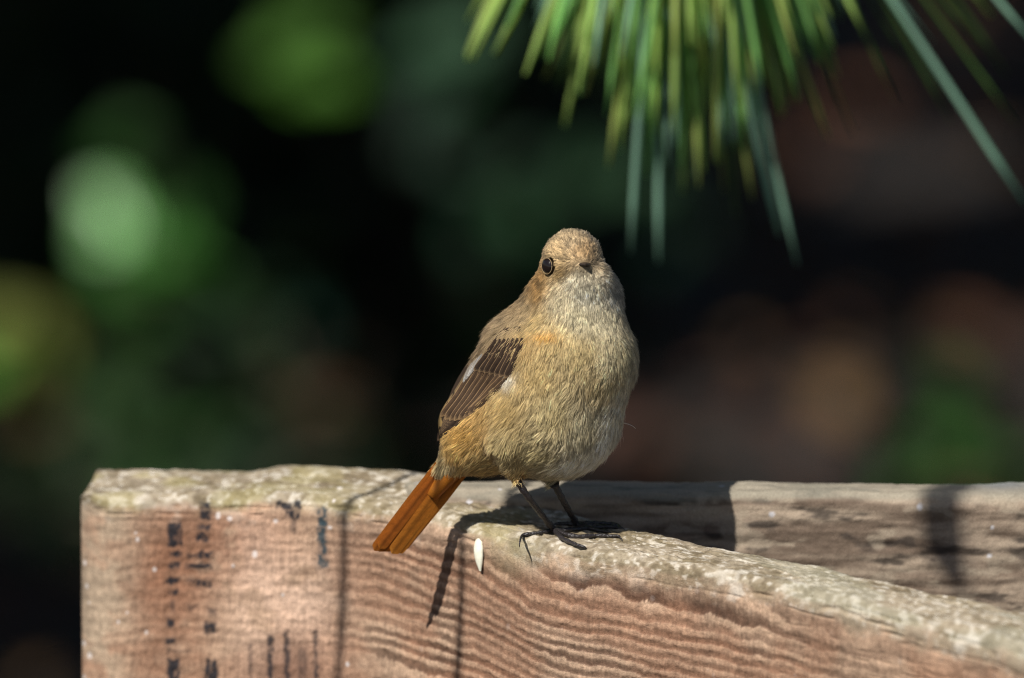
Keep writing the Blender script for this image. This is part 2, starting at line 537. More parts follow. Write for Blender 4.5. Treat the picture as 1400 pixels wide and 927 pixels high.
def sdf(p):
    d = ell(p, (788, 492, -28), (84, 82, 74))
    d = smin(d, ell(p, (757, 568, -12), (94, 87, 78)), 30)
    d = smin(d, ell(p, (668, 588, 30), (66, 60, 52)), 30)
    d = smin(d, ell(p, (722, 488, 18), (58, 66, 56)), 30)
    d = smin(d, capsule(p, (694, 464, 14), (624, 575, 26), 29, 22), 16)          # folded wing bulk
    d = smin(d, capsule(p, (642, 612, 36), (612, 640, 48), 34, 18), 20)          # rump to tail base
    d = smin(d, capsule(p, (757, 386, 4), (706, 474, 20), 25, 34), 22)            # nape and shoulder
    d = smin(d, ell(p, (790, 418, -22), (60, 56, 54)), 26)                      # neck
    d = smin(d, ell(p, (783, 360, -16), (42, 46, 47)), 14)                       # skull
    d = smin(d, ell(p, (800, 384, -44), (38, 28, 30)), 16)                       # cheeks and chin
    d = smin(d, ell(p, (828, 398, -10), (16, 26, 26)), 18)                        # far cheek
    d = smin(d, capsule(p, (791, 352, -44), (796, 362, -66), 22, 10), 12)        # forehead to bill base
    d = smin(d, capsule(p, (698, 606, -38), (704, 648, -30), 28, 7), 18)         # near thigh
    d = smin(d, capsule(p, (752, 630, 18), (758, 654, 14), 16, 7), 14)           # far thigh
    for e in (EYE_L, EYE_R):                                                     # eye sockets
        q = np.linalg.norm(p - e, axis=-1) - 10.5
        d = -smin(-d, q, 3)
    return d


def grad(p, e=1.0):
    g = np.stack([sdf(p + np.eye(3)[i] * e) - sdf(p - np.eye(3)[i] * e) for i in range(3)], -1)
    return norm(g)


lo = np.array([570., 300., -130.]); hi = np.array([890., 690., 110.]); hstep = 3.2
nx, ny, nz_ = [int((hi[i] - lo[i]) / hstep) + 1 for i in range(3)]
gr = np.stack(np.meshgrid(*[lo[i] + hstep * np.arange(n) for i, n in enumerate((nx, ny, nz_))], indexing='ij'), -1)
fv = sdf(gr.reshape(-1, 3)).reshape(nx, ny, nz_)


def surface_nets(f, gp):
    sg = f < 0
    cs = (f.shape[0] - 1, f.shape[1] - 1, f.shape[2] - 1)
    acc = np.zeros(cs + (3,)); cnt = np.zeros(cs)
    cr = [(i, j, k) for i in (0, 1) for j in (0, 1) for k in (0, 1)]
    sl = lambda o: tuple(slice(o[a], o[a] + cs[a]) for a in range(3))
    for a in cr:
        for ax in range(3):
            if a[ax] == 0:
                b = list(a); b[ax] = 1
                fa = f[sl(a)]; fb = f[sl(b)]
                m = (sg[sl(a)] != sg[sl(b)])
                t = np.where(m, fa / np.where(m, fa - fb, 1), 0)
                pt = gp[sl(a)] * (1 - t[..., None]) + gp[sl(b)] * t[..., None]
                acc += pt * m[..., None]; cnt += m
    act = cnt > 0
    idx = np.full(cs, -1); idx[act] = np.arange(act.sum())
    V = acc[act] / cnt[act][:, None]
    F = []
    for ax in range(3):
        o = [1, 1, 1]; o[ax] = 0
        rng = [slice(1, cs[a]) for a in range(3)]; rng[ax] = slice(0, cs[ax])
        rg2 = list(rng); rg2[ax] = slice(1, cs[ax] + 1)
        s0 = sg[tuple(rng)]; s1 = sg[tuple(rg2)]
        m = s0 != s1
        P0 = np.argwhere(m); fl = s0[m]
        for a in range(3): P0[:, a] += rng[a].start
        b, c = [(1, 2), (2, 0), (0, 1)][ax]
        def cell(db, dc):
            q = P0.copy(); q[:, b] -= db; q[:, c] -= dc
            return idx[q[:, 0], q[:, 1], q[:, 2]]
        qd = np.column_stack([cell(1, 1), cell(0, 1), cell(0, 0), cell(1, 0)])
        qd[~fl] = qd[~fl][:, ::-1]
        F.append(qd)
    return V, np.vstack(F)


SV, SF = surface_nets(fv, gr)
SN = grad(SV)

# colour of the plumage: (u, v, w, rgb in photo terms, radius)
PC = [(790, 318, -20, 148, 132, 106), (760, 330, 0, 146, 130, 104), (820, 330, 0, 146, 132, 108), (795, 349, -62, 172, 142, 102), (785, 335, -55, 154, 134, 104),
      (770, 372, -60, 150, 124, 80), (765, 352, -55, 176, 150, 110), (738, 380, -25, 160, 124, 74), (745, 398, -40, 168, 132, 80), (785, 385, -70, 206, 194, 166),
      (800, 400, -75, 204, 196, 172), (830, 400, -45, 192, 186, 172), (848, 400, -10, 170, 164, 150), (770, 410, -65, 200, 186, 152), (790, 430, -80, 196, 184, 150),
      (720, 425, -30, 180, 156, 116), (735, 440, -60, 196, 170, 118), (728, 468, -62, 196, 166, 112), (760, 460, -85, 200, 174, 120),
      (790, 480, -100, 198, 176, 126), (740, 510, -80, 196, 170, 116), (840, 480, -80, 204, 190, 152), (830, 440, -70, 200, 188, 156), (870, 500, -20, 190, 180, 156),
      (760, 560, -88, 186, 168, 122), (700, 560, -62, 190, 162, 106), (660, 575, -20, 190, 154, 94), (640, 590, -12, 192, 150, 80), (625, 610, 5, 198, 160, 94),
      (700, 610, -65, 186, 166, 118), (740, 620, -75, 176, 160, 116), (800, 580, -82, 194, 182, 148), (830, 600, -40, 236, 230, 214), (790, 640, -50, 230, 222, 202), (815, 630, -45, 238, 232, 216),
      (840, 560, -50, 228, 220, 200), (855, 530, -40, 226, 216, 194), (760, 655, -30, 204, 192, 160), (660, 640, -5, 206, 178, 118), (615, 640, 30, 214, 190, 140), (690, 640, -60, 200, 180, 130),
      (605, 625, 50, 208, 182, 130), (690, 440, 0, 150, 130, 100), (670, 470, 10, 140, 120, 92), (710, 420, -10, 168, 144, 108), (640, 520, 40, 130, 110, 84),
      (760, 420, 40, 140, 122, 95), (740, 520, 80, 130, 112, 86), (650, 600, 80, 150, 110, 60), (700, 655, -40, 196, 170, 120), (820, 520, -90, 206, 184, 136)]
PCa = np.array(PC, float)
PCc = lin(PCa[:, 3], PCa[:, 4], PCa[:, 5]) if False else np.array([lin(*r) for r in PCa[:, 3:6]])
# flow of the feathers
FL = [(790, 315, -15, 0, -.6, 1), (797, 340, -60, 0, -1, .5), (765, 340, -45, -.5, -.5, .8), (825, 340, -20, .5, -.5, 1), (740, 360, -10, -.7, .1, 1), (760, 385, -55, -.8, .7, .4),
      (742, 400, -35, -.6, 1, .3), (800, 395, -75, .05, 1, -.2), (785, 385, -72, -.4, 1, 0), (815, 385, -65, .4, 1, .1), (845, 395, -10, .6, .9, .4), (770, 420, -65, -.25, 1, 0), (830, 430, -60, .2, 1, .1),
      (720, 430, -25, -.5, 1, .2), (690, 430, 10, -.6, .8, .4), (790, 480, -100, -.05, 1, 0), (740, 500, -80, -.25, 1, 0), (850, 480, -60, .05, 1, .1), (870, 520, -10, -.2, 1, .2),
      (690, 520, -40, -.5, 1, .2), (700, 570, -60, -.75, .75, .2), (740, 590, -85, -.7, .8, .1), (650, 590, -10, -.75, .75, .4), (615, 620, 20, -.6, .9, .3), (790, 580, -85, -.35, 1, .1),
      (840, 570, -40, -.4, 1, .2), (820, 625, -30, -.7, .8, .3), (770, 655, -20, -.9, .35, .3), (700, 640, -45, -.55, .8, .2), (660, 640, 0, -.9, .5, .3), (740, 640, -60, -.75, .6, .2),
      (740, 500, 90, -.5, .9, .2), (650, 600, 90, -.7, .8, .1), (790, 380, 40, 0, 1, .3), (706, 652, -30, .1, 1, 0)]
FLa = np.array(FL, float)


def idw(p, ctl, val, pw=3.0):
    out = np.zeros((len(p), val.shape[1]))
    for s_ in range(0, len(p), 20000):
        d = np.linalg.norm(p[s_:s_ + 20000, None, :] - ctl[None, :, :3], axis=2) + 2
        k = d ** -pw
        out[s_:s_ + 20000] = (k @ val) / k.sum(1, keepdims=True)
    return out


def plume_col(p):
    c = idw(p, PCa, PCc, 3.4)
    k = np.exp(-((p[:, 0] - 748) / 15) ** 2 - ((p[:, 1] - 456 - (p[:, 0] - 746) * .05) / 6) ** 2) * (p[:, 2] < 0)
    c = mix(c, np.ones((len(p), 1)) * lin(236, 172, 78), .75 * np.clip(k, 0, 1))
    k = np.exp(-((p[:, 0] - 774) / 13) ** 2 - ((p[:, 1] - 367) / 6) ** 2) * (p[:, 2] < -30)      # lores
    c = mix(c, np.ones((len(p), 1)) * lin(104, 84, 56), .7 * k)
    k = np.exp(-((p[:, 0] - 697) / 9) ** 2 - ((p[:, 1] - 514) / 10) ** 2) * (p[:, 2] < 0)        # pale tuft by the wing
    c = mix(c, np.ones((len(p), 1)) * lin(226, 220, 206), .8 * k)
    k = np.exp(-((p[:, 0] - 830) / 11) ** 2 - ((p[:, 1] - 500) / 30) ** 2) * (p[:, 2] < 0)
    c = mix(c, np.ones((len(p), 1)) * lin(228, 212, 172), .6 * k)
    g = c @ np.array([.3, .6, .1])
    return (c * .97 + g[:, None] * .03) * np.array([1.16, 1.15, 1.13])


root_pt = Pz(760, 725, ZTOP)
bird = thing('small_bird', 'small buff brown songbird with rusty orange tail facing the camera on the beam', 'bird', tuple(root_pt))
skin_col = plume_col(SV) * .42  # darkened so that gaps between the tufts look shaded
WSV = B(SV[:, 0], SV[:, 1], SV[:, 2])
# frame (u, v down, w) -> world flips handedness twice; orient outwards by test
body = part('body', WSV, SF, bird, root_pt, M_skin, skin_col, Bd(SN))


def in_wing(p):
    """inside the closed wing's outline"""
    poly = np.array([(708, 474), (703, 488), (694, 510), (676, 530), (650, 556), (625, 581), (598, 602), (585, 600), (590, 560), (605, 525), (624, 504), (650, 489), (680, 477)])
    x, y = p[:, 0], p[:, 1]; ins = np.zeros(len(p), bool)
    j = len(poly) - 1
    for i in range(len(poly)):
        xi, yi = poly[i]; xj, yj = poly[j]
        c = ((yi > y) != (yj > y)) & (x < (xj - xi) * (y - yi) / (yj - yi + 1e-9) + xi)
        ins ^= c; j = i
    return ins & (p[:, 2] < 45)


# plumage: tufts of fine barbs lying along the flow
a3 = SV[SF[:, 0]]; b3 = SV[SF[:, 1]]; c3 = SV[SF[:, 2]]; d3 = SV[SF[:, 3]]
ar = .5 * np.linalg.norm(np.cross(c3 - a3, d3 - b3), axis=1)
cen = (a3 + b3 + c3 + d3) / 4


def make_plumage(ntuft, nb, lenk, widk, lift, seed):
    r = np.random.default_rng(seed)
    # small head feathers are packed closer; the side away from the viewer is thinner
    hd = sst(420, 380, cen[:, 1])
    wgt = ar * (1 + 1.6 * hd) * np.where(cen[:, 2] > 40, .45, 1)
    fi = r.choice(len(ar), ntuft, p=wgt / wgt.sum())
    s1, s2 = r.random((2, ntuft))
    p = (a3[fi] * (1 - s1)[:, None] + b3[fi] * s1[:, None]) * (1 - s2)[:, None] + (d3[fi] * (1 - s1)[:, None] + c3[fi] * s1[:, None]) * s2[:, None]
    keep = ~in_wing(p) & ~((p[:, 0] < 628) & (p[:, 1] > 535) & (p[:, 1] < 602) & (p[:, 2] > 5))
    for e in (EYE_L, EYE_R):
        keep &= np.linalg.norm(p - e, axis=1) > 11.8
    bb = np.array([799., 364., -76.])
    keep &= np.linalg.norm((p - bb) / np.array([1.2, .7, 1]), axis=1) > 6
    p = p[keep]; n = grad(p)
    fl = norm(idw(p, FLa, norm(FLa[:, 3:6]), 3.0))
    # gentle swirls so that the coat parts and bunches
    sw = (vnoise(p[:, 0] / 26 + 50, p[:, 1] / 26 + 50, 2) - .5) * .7 + (vnoise(p[:, 0] / 9 + 50, p[:, 1] / 9 + p[:, 2] / 15 + 50, 3) - .5) * .45 + r.normal(0, .14, len(p))
    t = norm(fl - (fl * n).sum(1, keepdims=True) * n)
    bt = np.cross(n, t)
    t = norm(t + bt * sw[:, None]); bt = np.cross(n, t)
    v = p[:, 1]
    L = np.interp(v, [310, 350, 385, 410, 450, 520, 600, 660], [7.5, 8, 10, 12, 14, 16, 19, 18]) * lenk
    L = L * r.uniform(.7, 1.25, len(p))
    near_eye = np.minimum(np.linalg.norm(p - EYE_L, axis=1), np.linalg.norm(p - EYE_R, axis=1))
    L = L * np.clip((near_eye - 8) / 14, .3, 1)
    bill = np.linalg.norm(p - bb, axis=1); L = L * np.clip((bill - 3) / 18, .5, 1)
    sc = (p[:, 0] > 650) & (p[:, 0] < 722) & (p[:, 1] > 438) & (p[:, 1] < 492) & (p[:, 2] < 45) & (p[:, 1] < 492 - (p[:, 0] - 650) * .1)
    L = np.where(sc, L * 1.2, L)
    lf = np.where(sc, 1.8, 1) * lift * (.6 + .8 * vnoise(p[:, 0] / 12 + 9, p[:, 1] / 12 + 9, 6)) * r.uniform(.5, 1.5, len(p))
    base = plume_col(p)
    base *= (r.normal(1, .15, len(p)) * (.80 + .40 * vnoise(p[:, 0] / 7 + 3, p[:, 1] / 10 + 3, 8)))[:, None]
    hd_ = sst(440, 400, p[:, 1])
    low_ = sst(470, 540, p[:, 1])
    base *= (1 + low_ * .45 * (fbm(p[:, 0] / 17 + 21, p[:, 1] / 15 + 21, 11, 2) - .5))[:, None]
    base *= (1 + hd_ * (1.0 * (vnoise(p[:, 0] / 3.2 + 7, p[:, 1] / 5 + 7, 9) - .5) + r.normal(0, .10, len(p))))[:, None]
    lf = lf * (1 + .9 * hd_)
    # barbs
    m = len(p)
    q = np.tile(np.linspace(-1, 1, nb), m) + r.normal(0, .25, m * nb)
    rep = lambda x: np.repeat(x, nb, 0)
    P_ = rep(p); N_ = rep(n); T_ = rep(t); B_ = rep(bt); L_ = rep(L) * (1 - .25 * q * q) * r.uniform(.8, 1.15, m * nb)
    hw = rep(L) * .20
    start = P_ + B_ * (q * hw * .35)[:, None] - N_ * .2
    dirn = norm(T_ + B_ * (q * rep(.26 - .08 * low_))[:, None] + N_ * (rep(lf) + r.normal(0, .05, m * nb))[:, None])
    bend = -N_ * (.22 * L_)[:, None] * rep(lf)[:, None] * 1.4
    ks = np.array([0, .4, .75, 1.0]); wd = np.array([1.0, 1.0, .75, .12]) * widk
    vs = []; ns = []; cs = []
    ctone = rep(base) * np.clip(r.normal(1.0, .25, m * nb), .4, 1.9)[:, None]
    for k, wk in zip(ks, wd):
        c = start + dirn * (L_ * k)[:, None] + bend * (k * k)
        ww = wk * (.75 + .5 * (L_ / 20))
        vs += [c - B_ * ww[:, None], c + B_ * ww[:, None]]
        nn_ = norm(N_ + .45 * dirn * (k - .3) + B_ * (q * .35)[:, None])
        ns += [nn_, nn_]
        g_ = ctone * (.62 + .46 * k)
        cs += [g_, g_]
    nbt = m * nb
    V = np.stack(vs, 1).reshape(-1, 3); Nv = np.stack(ns, 1).reshape(-1, 3); Cc = np.stack(cs, 1).reshape(-1, 3)
    b0 = np.arange(nbt)[:, None] * 8
    F = np.vstack([b0 + np.array([2 * k, 2 * k + 2, 2 * k + 3, 2 * k + 1]) for k in range(3)])
    return V, F, Nv, Cc


pl = [make_plumage(20000, 7, .95, .38, .115, 1), make_plumage(3500, 5, 1.15, .30, .21, 2)]
V = np.vstack([x[0] for x in pl]); F = np.vstack([pl[0][1], pl[1][1] + len(pl[0][0])])
NN = np.vstack([x[2] for x in pl]); CC = np.vstack([x[3] for x in pl])
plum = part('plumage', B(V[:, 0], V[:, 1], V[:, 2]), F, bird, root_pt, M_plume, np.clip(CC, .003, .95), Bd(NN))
plum['kind'] = 'stuff'


# stray downy filament at the right flank
pts = np.array([B(x, y, z) for x, y, z in spline([(846, 577, -10), (856, 579, -12), (864, 582, -13), (869, 586, -13)], 8)])
v_, f_ = tube(pts, np.linspace(.00016, .00006, 8), 5)
part('stray_filament', v_, f_, bird, root_pt, M_plume, np.tile(lin(240, 236, 226), (len(v_), 1)))


def front_w(u, v):
    """depth of the body's near surface under (u, v); NaN-free"""
    u = np.asarray(u, float); v = np.asarray(v, float)
    w_ = np.full(u.shape, -140.0)
    for _ in range(60):
        p = np.stack([u, v, w_], -1)
        d = sdf(p)
        w_ = np.minimum(w_ + np.maximum(d, 0) * .9, 40)
    return w_


def feather(name, base, tip, hw, layer, c_mid, c_edge, parent, off_w, matl, tipround=.75, bow=0.0, nseg=22, edge=.55, dw=0, cup=.6, fixed=None, basew=.35):
    base = np.array(base, float); tip = np.array(tip, float)
    t = np.linspace(0, 1, nseg + 1)
    ax = tip[:2] - base[:2]; Ln = np.linalg.norm(ax); ax = ax / Ln; pn = np.array([-ax[1], ax[0]])
    prof = hw * np.minimum(1, basew + t / .35 * (1 - basew)) * np.sqrt(np.clip(1 - np.clip((t - tipround) / (1 - tipround), 0, 1) ** 2.2, 0.012, 1))
    ac = np.array([-1, -.8, -.45, -.06, .06, .45, .8, 1])
    U = base[:2] + t[:, None] * (tip[:2] - base[:2]) + pn * (bow * np.sin(math.pi * t))[:, None]
    uv = U[:, None, :] + pn * (prof[:, None] * ac)[:, :, None]
    if fixed is None:
        wc = front_w(U[:, 0], U[:, 1])
        ww = front_w(uv[..., 0], uv[..., 1])
        ww = .65 * ww + .35 * wc[:, None]
    else:
        wc = base[2] + t * (tip[2] - base[2])
        ww = np.repeat(wc[:, None], 8, 1) + fixed * (prof[:, None] * ac)
    ww = ww - off_w - layer * (1 if fixed is not None else .5) + cup * (np.abs(ac) ** 2)[None, :] * .8 + dw * t[:, None]
    V = np.stack([uv[..., 0], uv[..., 1], ww], -1).reshape(-1, 3)
    n = nseg + 1
    I, J = np.meshgrid(np.arange(nseg), np.arange(7), indexing='ij'); I = I.ravel(); J = J.ravel()
    F = np.column_stack([I * 8 + J, I * 8 + J + 1, (I + 1) * 8 + J + 1, (I + 1) * 8 + J])
    e = np.tile(sst(edge, .95, np.abs(ac)), n)
    e = np.maximum(e, np.repeat(sst(.93, .99, t), 8))
    cm = np.array(c_mid); ce = np.array(c_edge)
    col = cm * (1 - e)[:, None] + ce * e[:, None]
    sh = np.tile(np.where(np.abs(ac) < .1, .6, 1), n)
    col = col * sh[:, None]
    rq = np.random.default_rng(int(abs(base[0] * 7 + tip[1] * 13)) + len(parent.children))
    col = col * (.92 + .16 * rq.random()) * rq.normal(1, .07, (len(col), 1)) * (1 + .04 * np.repeat(rq.normal(size=n), 8)[:, None])
    col = np.clip(col, .003, .95)
    return part(name, B(V[:, 0], V[:, 1], V[:, 2]), F, parent, off, matl, col)


# folded wing: base panel, coverts and flight feathers
off = root_pt
wu = np.linspace(0, 1, 16); wvv = np.linspace(0, 1, 10)
up = spline([(712, 446), (680, 452), (645, 488), (618, 532), (600, 585), (597, 602)], 16)
dn = spline([(714, 462), (704, 500), (672, 538), (640, 568), (610, 596), (598, 604)], 16)
gridp = up[:, None, :] * (1 - wvv)[None, :, None] + dn[:, None, :] * wvv[None, :, None]
ww = front_w(gridp[..., 0], gridp[..., 1]) - 1.5
V = np.stack([gridp[..., 0], gridp[..., 1], ww], -1).reshape(-1, 3)
I, J = np.meshgrid(np.arange(15), np.arange(9), indexing='ij'); I = I.ravel(); J = J.ravel()
F = np.column_stack([I * 10 + J, I * 10 + J + 1, (I + 1) * 10 + J + 1, (I + 1) * 10 + J])
wing = part('wing', B(V[:, 0], V[:, 1], V[:, 2]), F, bird, root_pt, M_feather, np.tile(lin(60, 48, 38), (len(V), 1)))
wing['label'] = 'folded brown wing with pale feather edges and a small white patch'
BR = lin(80, 62, 46); BR2 = lin(58, 45, 35); BF = lin(160, 130, 94); TAN = lin(128, 106, 80)
for i in range(6):          # primaries, lowest
    k = i / 5
    feather('flight_feather', (668 - 12 * k, 520 - 16 * k), (598 + 1.5 * i, 603 - 4.5 * i), 6.0, .6 + i * .5, BR2, lin(120, 98, 74), wing, .8, M_feather, bow=-3, edge=.7)
for i in range(8):          # secondaries and tertials
    k = i / 7
    b = (698 - 52 * k, 510 - 8 * k); tp = (646 - 44 * k, 562 + 22 * math.sin(k * 2.0) - 12 * k)
    feather('flight_feather', b, tp, 5.4 + .6 * math.sin(i * 2.3), 3.4 + i * .55, BR * (.8 + .3 * (i % 3) / 2), BF, wing, .8, M_feather, bow=-3.5 + math.sin(i * 1.7), edge=.80)
for i in range(7):          # greater coverts
    k = i / 6
    b = (714 - 36 * k, 462 + 2 * k); tp = (690 - 42 * k, 517 - 10 * k)
    feather('covert', b, tp, 5.4, 7.6 + i * .4, BR2, lin(146, 120, 90), wing, .8, M_feather, bow=-3 + math.sin(i * 2.1), edge=.80, tipround=.65)
for i in range(5):          # white patch
    feather('patch_feather', (659 - 3.4 * i, 484 + 3.0 * i), (645 - 3.0 * i, 508 + 3.8 * i), 3.0, 9 + i * .25, lin(186, 182, 176) * (.6 + .2 * (i % 3)), lin(120, 108, 92), wing, .8, M_feather, tipround=.5)


# tail
tail_root = B(612, 645, 46)
RU = lin(198, 122, 40); RUd = lin(184, 110, 36); RUe = lin(214, 140, 52)
bd, td = np.array([614., 640, 46]), np.array([528., 753, 62])
core, cf = tube([B(*x) for x in spline([(628, 628, 40), (612, 650, 47), (590, 680, 51)], 8)], np.linspace(.0058, .0022, 8), 10)
tail = part('tail', core, cf, bird, root_pt, M_tail, np.tile(RU, (len(core), 1)))
tail['label'] = 'long rusty orange tail hanging past the front edge of the beam'
SDf = np.array([SD @ AX, -(SD @ AU), SD @ AF])          # sun in the bird frame
axd = norm(td - bd); wdir = norm(SDf - (SDf @ axd) * axd)
pn2 = np.array([-axd[1], axd[0]]) / np.hypot(axd[0], axd[1])
slope = wdir[2] / (wdir[:2] @ pn2)
slope = float(np.clip(slope, -1.4, 1.4)) * .45
tips = [(546, 752, .6), (541, 757, 1.2), (535, 758, 1.9), (524, 755, -1.6), (517, 755, -.8), (511, 754, 0), (538, 752, 2.6), (518, 751, 2.6)]
bases = [(634, 645), (630, 643), (626, 640), (612, 637), (606, 636), (600, 636), (622, 640), (606, 638)]
for i, ((tx_, ty_, ly), (bx_, by_)) in enumerate(zip(tips, bases)):
    dc = (tx_ - 528) * -.0
    wof = slope * ((np.array([tx_ - 528, ty_ - 753]) @ pn2))
    wob = slope * ((np.array([bx_ - 614, by_ - 640]) @ pn2)) * .6
    mid = RU if i < 3 or i == 6 else lin(190, 108, 38)
    feather('tail_feather', (bx_, by_, 46 + wob), (tx_, ty_, 62 + wof), 8.4 if i < 3 else 7.6, ly * .8, mid, RUe if i in (1, 2) else RUd, tail, 0, M_tail,
            tipround=.94, edge=.72, fixed=slope, nseg=34, basew=.8)


# eyes
def ico(c, r, nu=20, nv=12, sq=(1, 1, 1)):
    V = []; F = []
    for i in range(nv + 1):
        th = math.pi * i / nv
        for j in range(nu):
            ph = 2 * math.pi * j / nu
            V.append((c[0] + r * sq[0] * math.sin(th) * math.cos(ph), c[1] + r * sq[1] * math.cos(th), c[2] + r * sq[2] * math.sin(th) * math.sin(ph)))
    for i in range(nv):
        for j in range(nu):
            F.append([i * nu + j, i * nu + (j + 1) % nu, (i + 1) * nu + (j + 1) % nu, (i + 1) * nu + j])
    return np.array(V), np.array(F)


for e, dr in ((EYE_L, (-.76, .02, -.65)), (EYE_R, (.97, .02, -.25))):
    v_, f_ = ico(e * 0, 10.6)
    dr = norm(np.array(dr)); v_ = v_ - np.outer(v_ @ dr, dr) * .5 + e + dr * 3.2
    eo = part('eye', B(v_[:, 0], v_[:, 1], v_[:, 2]), f_, bird, root_pt, M_eye)
    a_ = norm(np.cross(dr, [0, 1, 0])); b_ = np.cross(dr, a_)
    ring = [e + dr * 4.6 + (a_ * math.cos(t) * 10.6 + b_ * math.sin(t) * 11.0) for t in np.linspace(0, 2 * math.pi, 40)]
    ring = np.array([B(*x) for x in ring])
    v_, f_ = tube(ring, .00013, 8)
    part('eye_ring', v_, f_, eo, root_pt, M_skin, np.tile(lin(142, 122, 92), (len(v_), 1)))

# bill
bdir = norm(np.array([.13, -.11, -.98])); bup = norm(np.array([0, -1, 0]) - bdir * (np.array([0, -1, 0]) @ bdir)); bsd = np.cross(bdir, bup)
b0 = np.array([797., 364., -64.])


def mandible(up_sign, L, w0, h0):
    V = []; F = []; n = 10; m = 12
    for i in range(m):
        t = i / (m - 1)
        ww = w0 * (1 - t) ** .75 + .5; hh = h0 * (1 - t) ** .7 + .4
        c = b0 + bdir * L * t - bup * (1.5 * t * t * (1 if up_sign > 0 else .3))
        for k in range(n):
            a = math.pi * k / (n - 1)
            V.append(c + bsd * ww * math.cos(a) + bup * up_sign * hh * math.sin(a) + bup * up_sign * .3)
    for i in range(m - 1):
        for k in range(n - 1):
            F.append([i * n + k, i * n + k + 1, (i + 1) * n + k + 1, (i + 1) * n + k])
        F.append([i * n + n - 1, i * n, (i + 1) * n, (i + 1) * n + n - 1])
    V = np.array(V)
    return B(V[:, 0], V[:, 1], V[:, 2]), np.array(F)


v_, f_ = mandible(1, 22, 12.5, 6)
beak = part('beak', v_, f_, bird, root_pt, M_beak)
v_, f_ = mandible(-1, 20, 11, 4)
part('lower_mandible', v_, f_, beak, root_pt, M_beak)


# legs and feet
def Tz(u, v, r):      # a toe point lying on the beam's top
    return Pz(u, v, ZTOP + r)


def leg(top, knee, ankle, toes, r0):
    pts = spline([top, knee, ankle], 22)
    rad = np.linspace(1.25, .95, 22) * r0 * (1 + .10 * np.sin(np.arange(22) * 2.1)); rad[0] *= 1.5; rad[-3:] *= 1.25
    v_, f_ = tube(pts, rad, 12)
    lo_ = part('leg', v_, f_, bird, root_pt, M_leg)
    for tp in toes:
        tt = spline(tp[0], 18)
        rr = np.linspace(.85, .58, 18) * r0 * (1 + .16 * np.sin(np.arange(18) * 1.55))
        v1, f1 = tube(tt, rr, 10)
        to = part('toe', v1, f1, lo_, root_pt, M_leg)
        cl = spline([tt[-1]] + list(tp[1]), 12)
        v2, f2 = tube(cl, np.linspace(.7, .12, 12) * r0, 8)
        part('claw', v2, f2, lo_, root_pt, M_leg)


R0 = .00112
ank = Tz(757, 724, .0019)
leg(B(701, 648, -30), B(724, 682, -16), ank, [
    ([ank, Tz(785, 733, .0016), Tz(815, 732, .0013), Tz(838, 733, .0011)], [Tz(846, 733, .0012), Tz(851, 740, .0002)]),
    ([ank, Tz(782, 724, .0016), Tz(812, 721, .0014), Tz(834, 720, .0012)], [Tz(845, 718, .0013), Tz(852, 725, .0002)]),
    ([ank, Tz(768, 735, .0016), Tz(782, 742, .0012), Tz(792, 746, .0009)], [Tz(799, 748, .0006), Tz(803, 751, -.0004)]),
    ([ank, Tz(740, 728, .0015), Tz(722, 730, .0012)], [Tz(714, 732, .0006), B(711, 739, -14), B(710, 748, -16)])], R0)
ank2 = Tz(788, 716, .0019)
leg(B(758, 662, 10), B(773, 690, 30), ank2, [
    ([ank2, Tz(815, 719, .0015), Tz(842, 721, .0011)], [Tz(850, 722, .0012), Tz(855, 725, .0003)]),
    ([ank2, Tz(812, 715, .0015), Tz(836, 716, .0011)], [Tz(844, 717, .0011), Tz(849, 720, .0003)]),
    ([ank2, Tz(806, 722, .0015), Tz(824, 726, .0011)], [Tz(832, 727, .0011), Tz(836, 730, .0003)]),
    ([ank2, Tz(776, 716, .0014), Tz(766, 716, .0011)], [Tz(760, 716, .0010), Tz(756, 718, .0003)])], R0)

# ------------------------------------------------------------------ pale chip on the arris
i_ = int(np.argmin(np.abs(xs - 655)))
nf = np.append(Nn[i_], 0); tf = np.array([-nf[1], nf[0], 0])
c_ = Wn[i_] + nf * .0006 + np.array([0, 0, -.0095])
vv = []; nr, nc = 14, 12
for i in range(nr):
    t = i / (nr - 1); rr = math.sin(math.pi * min(max(t, .03), .97)) ** .6 * (1.15 - .3 * t)
    for k in range(nc):
        a = 2 * math.pi * k / nc
        vv.append(c_ + np.array([0, 0, 1]) * (.0068 - .0136 * t) + tf * (-.0012 + .0022 * t + .0023 * rr * math.cos(a)) + nf * (.0011 * rr * math.sin(a) - .0022 * (1 - t) ** 3))
ff = [[i * nc + k, i * nc + (k + 1) % nc, (i + 1) * nc + (k + 1) % nc, (i + 1) * nc + k] for i in range(nr - 1) for k in range(nc)]
ch = obj('pale_chip', mesh('pale_chip', np.array(vv) - c_, np.array(ff), mats=[M_chip]), None, tuple(c_))
ch['label'] = 'small whitish oblong chip stuck to the upper front edge below the bird'; ch['category'] = 'chip'

# ------------------------------------------------------------------ pine with hanging needles
YN = .35
pine_base = np.array([1.15, .95, 0.0])
pine = thing('pine_tree', 'long needled pine whose green needles hang into the top right of the view', 'pine tree', tuple(pine_base))
tr = spline([pine_base + [0, 0, -.1], pine_base + [.03, 0, .9], pine_base + [-.02, .03, 1.9], pine_base + [.02, 0, 3.2]], 30)
v_, f_ = tube(tr, np.linspace(.10, .045, 30) * (1 + .06 * np.sin(np.arange(30) * 2.3)), 16)
part('trunk', v_, f_, pine, pine_base, M_bark)
hub = P(935, -425, YN)
hub2 = P(-40, -520, -.10)
br = spline([pine_base + [0, 0, 1.9], P(1900, -900, .55), P(1300, -560, .3), hub], 40)
v_, f_ = tube(br, np.linspace(.02, .004, 40), 10)
branch = part('branch', v_, f_, pine, pine_base, M_bark)


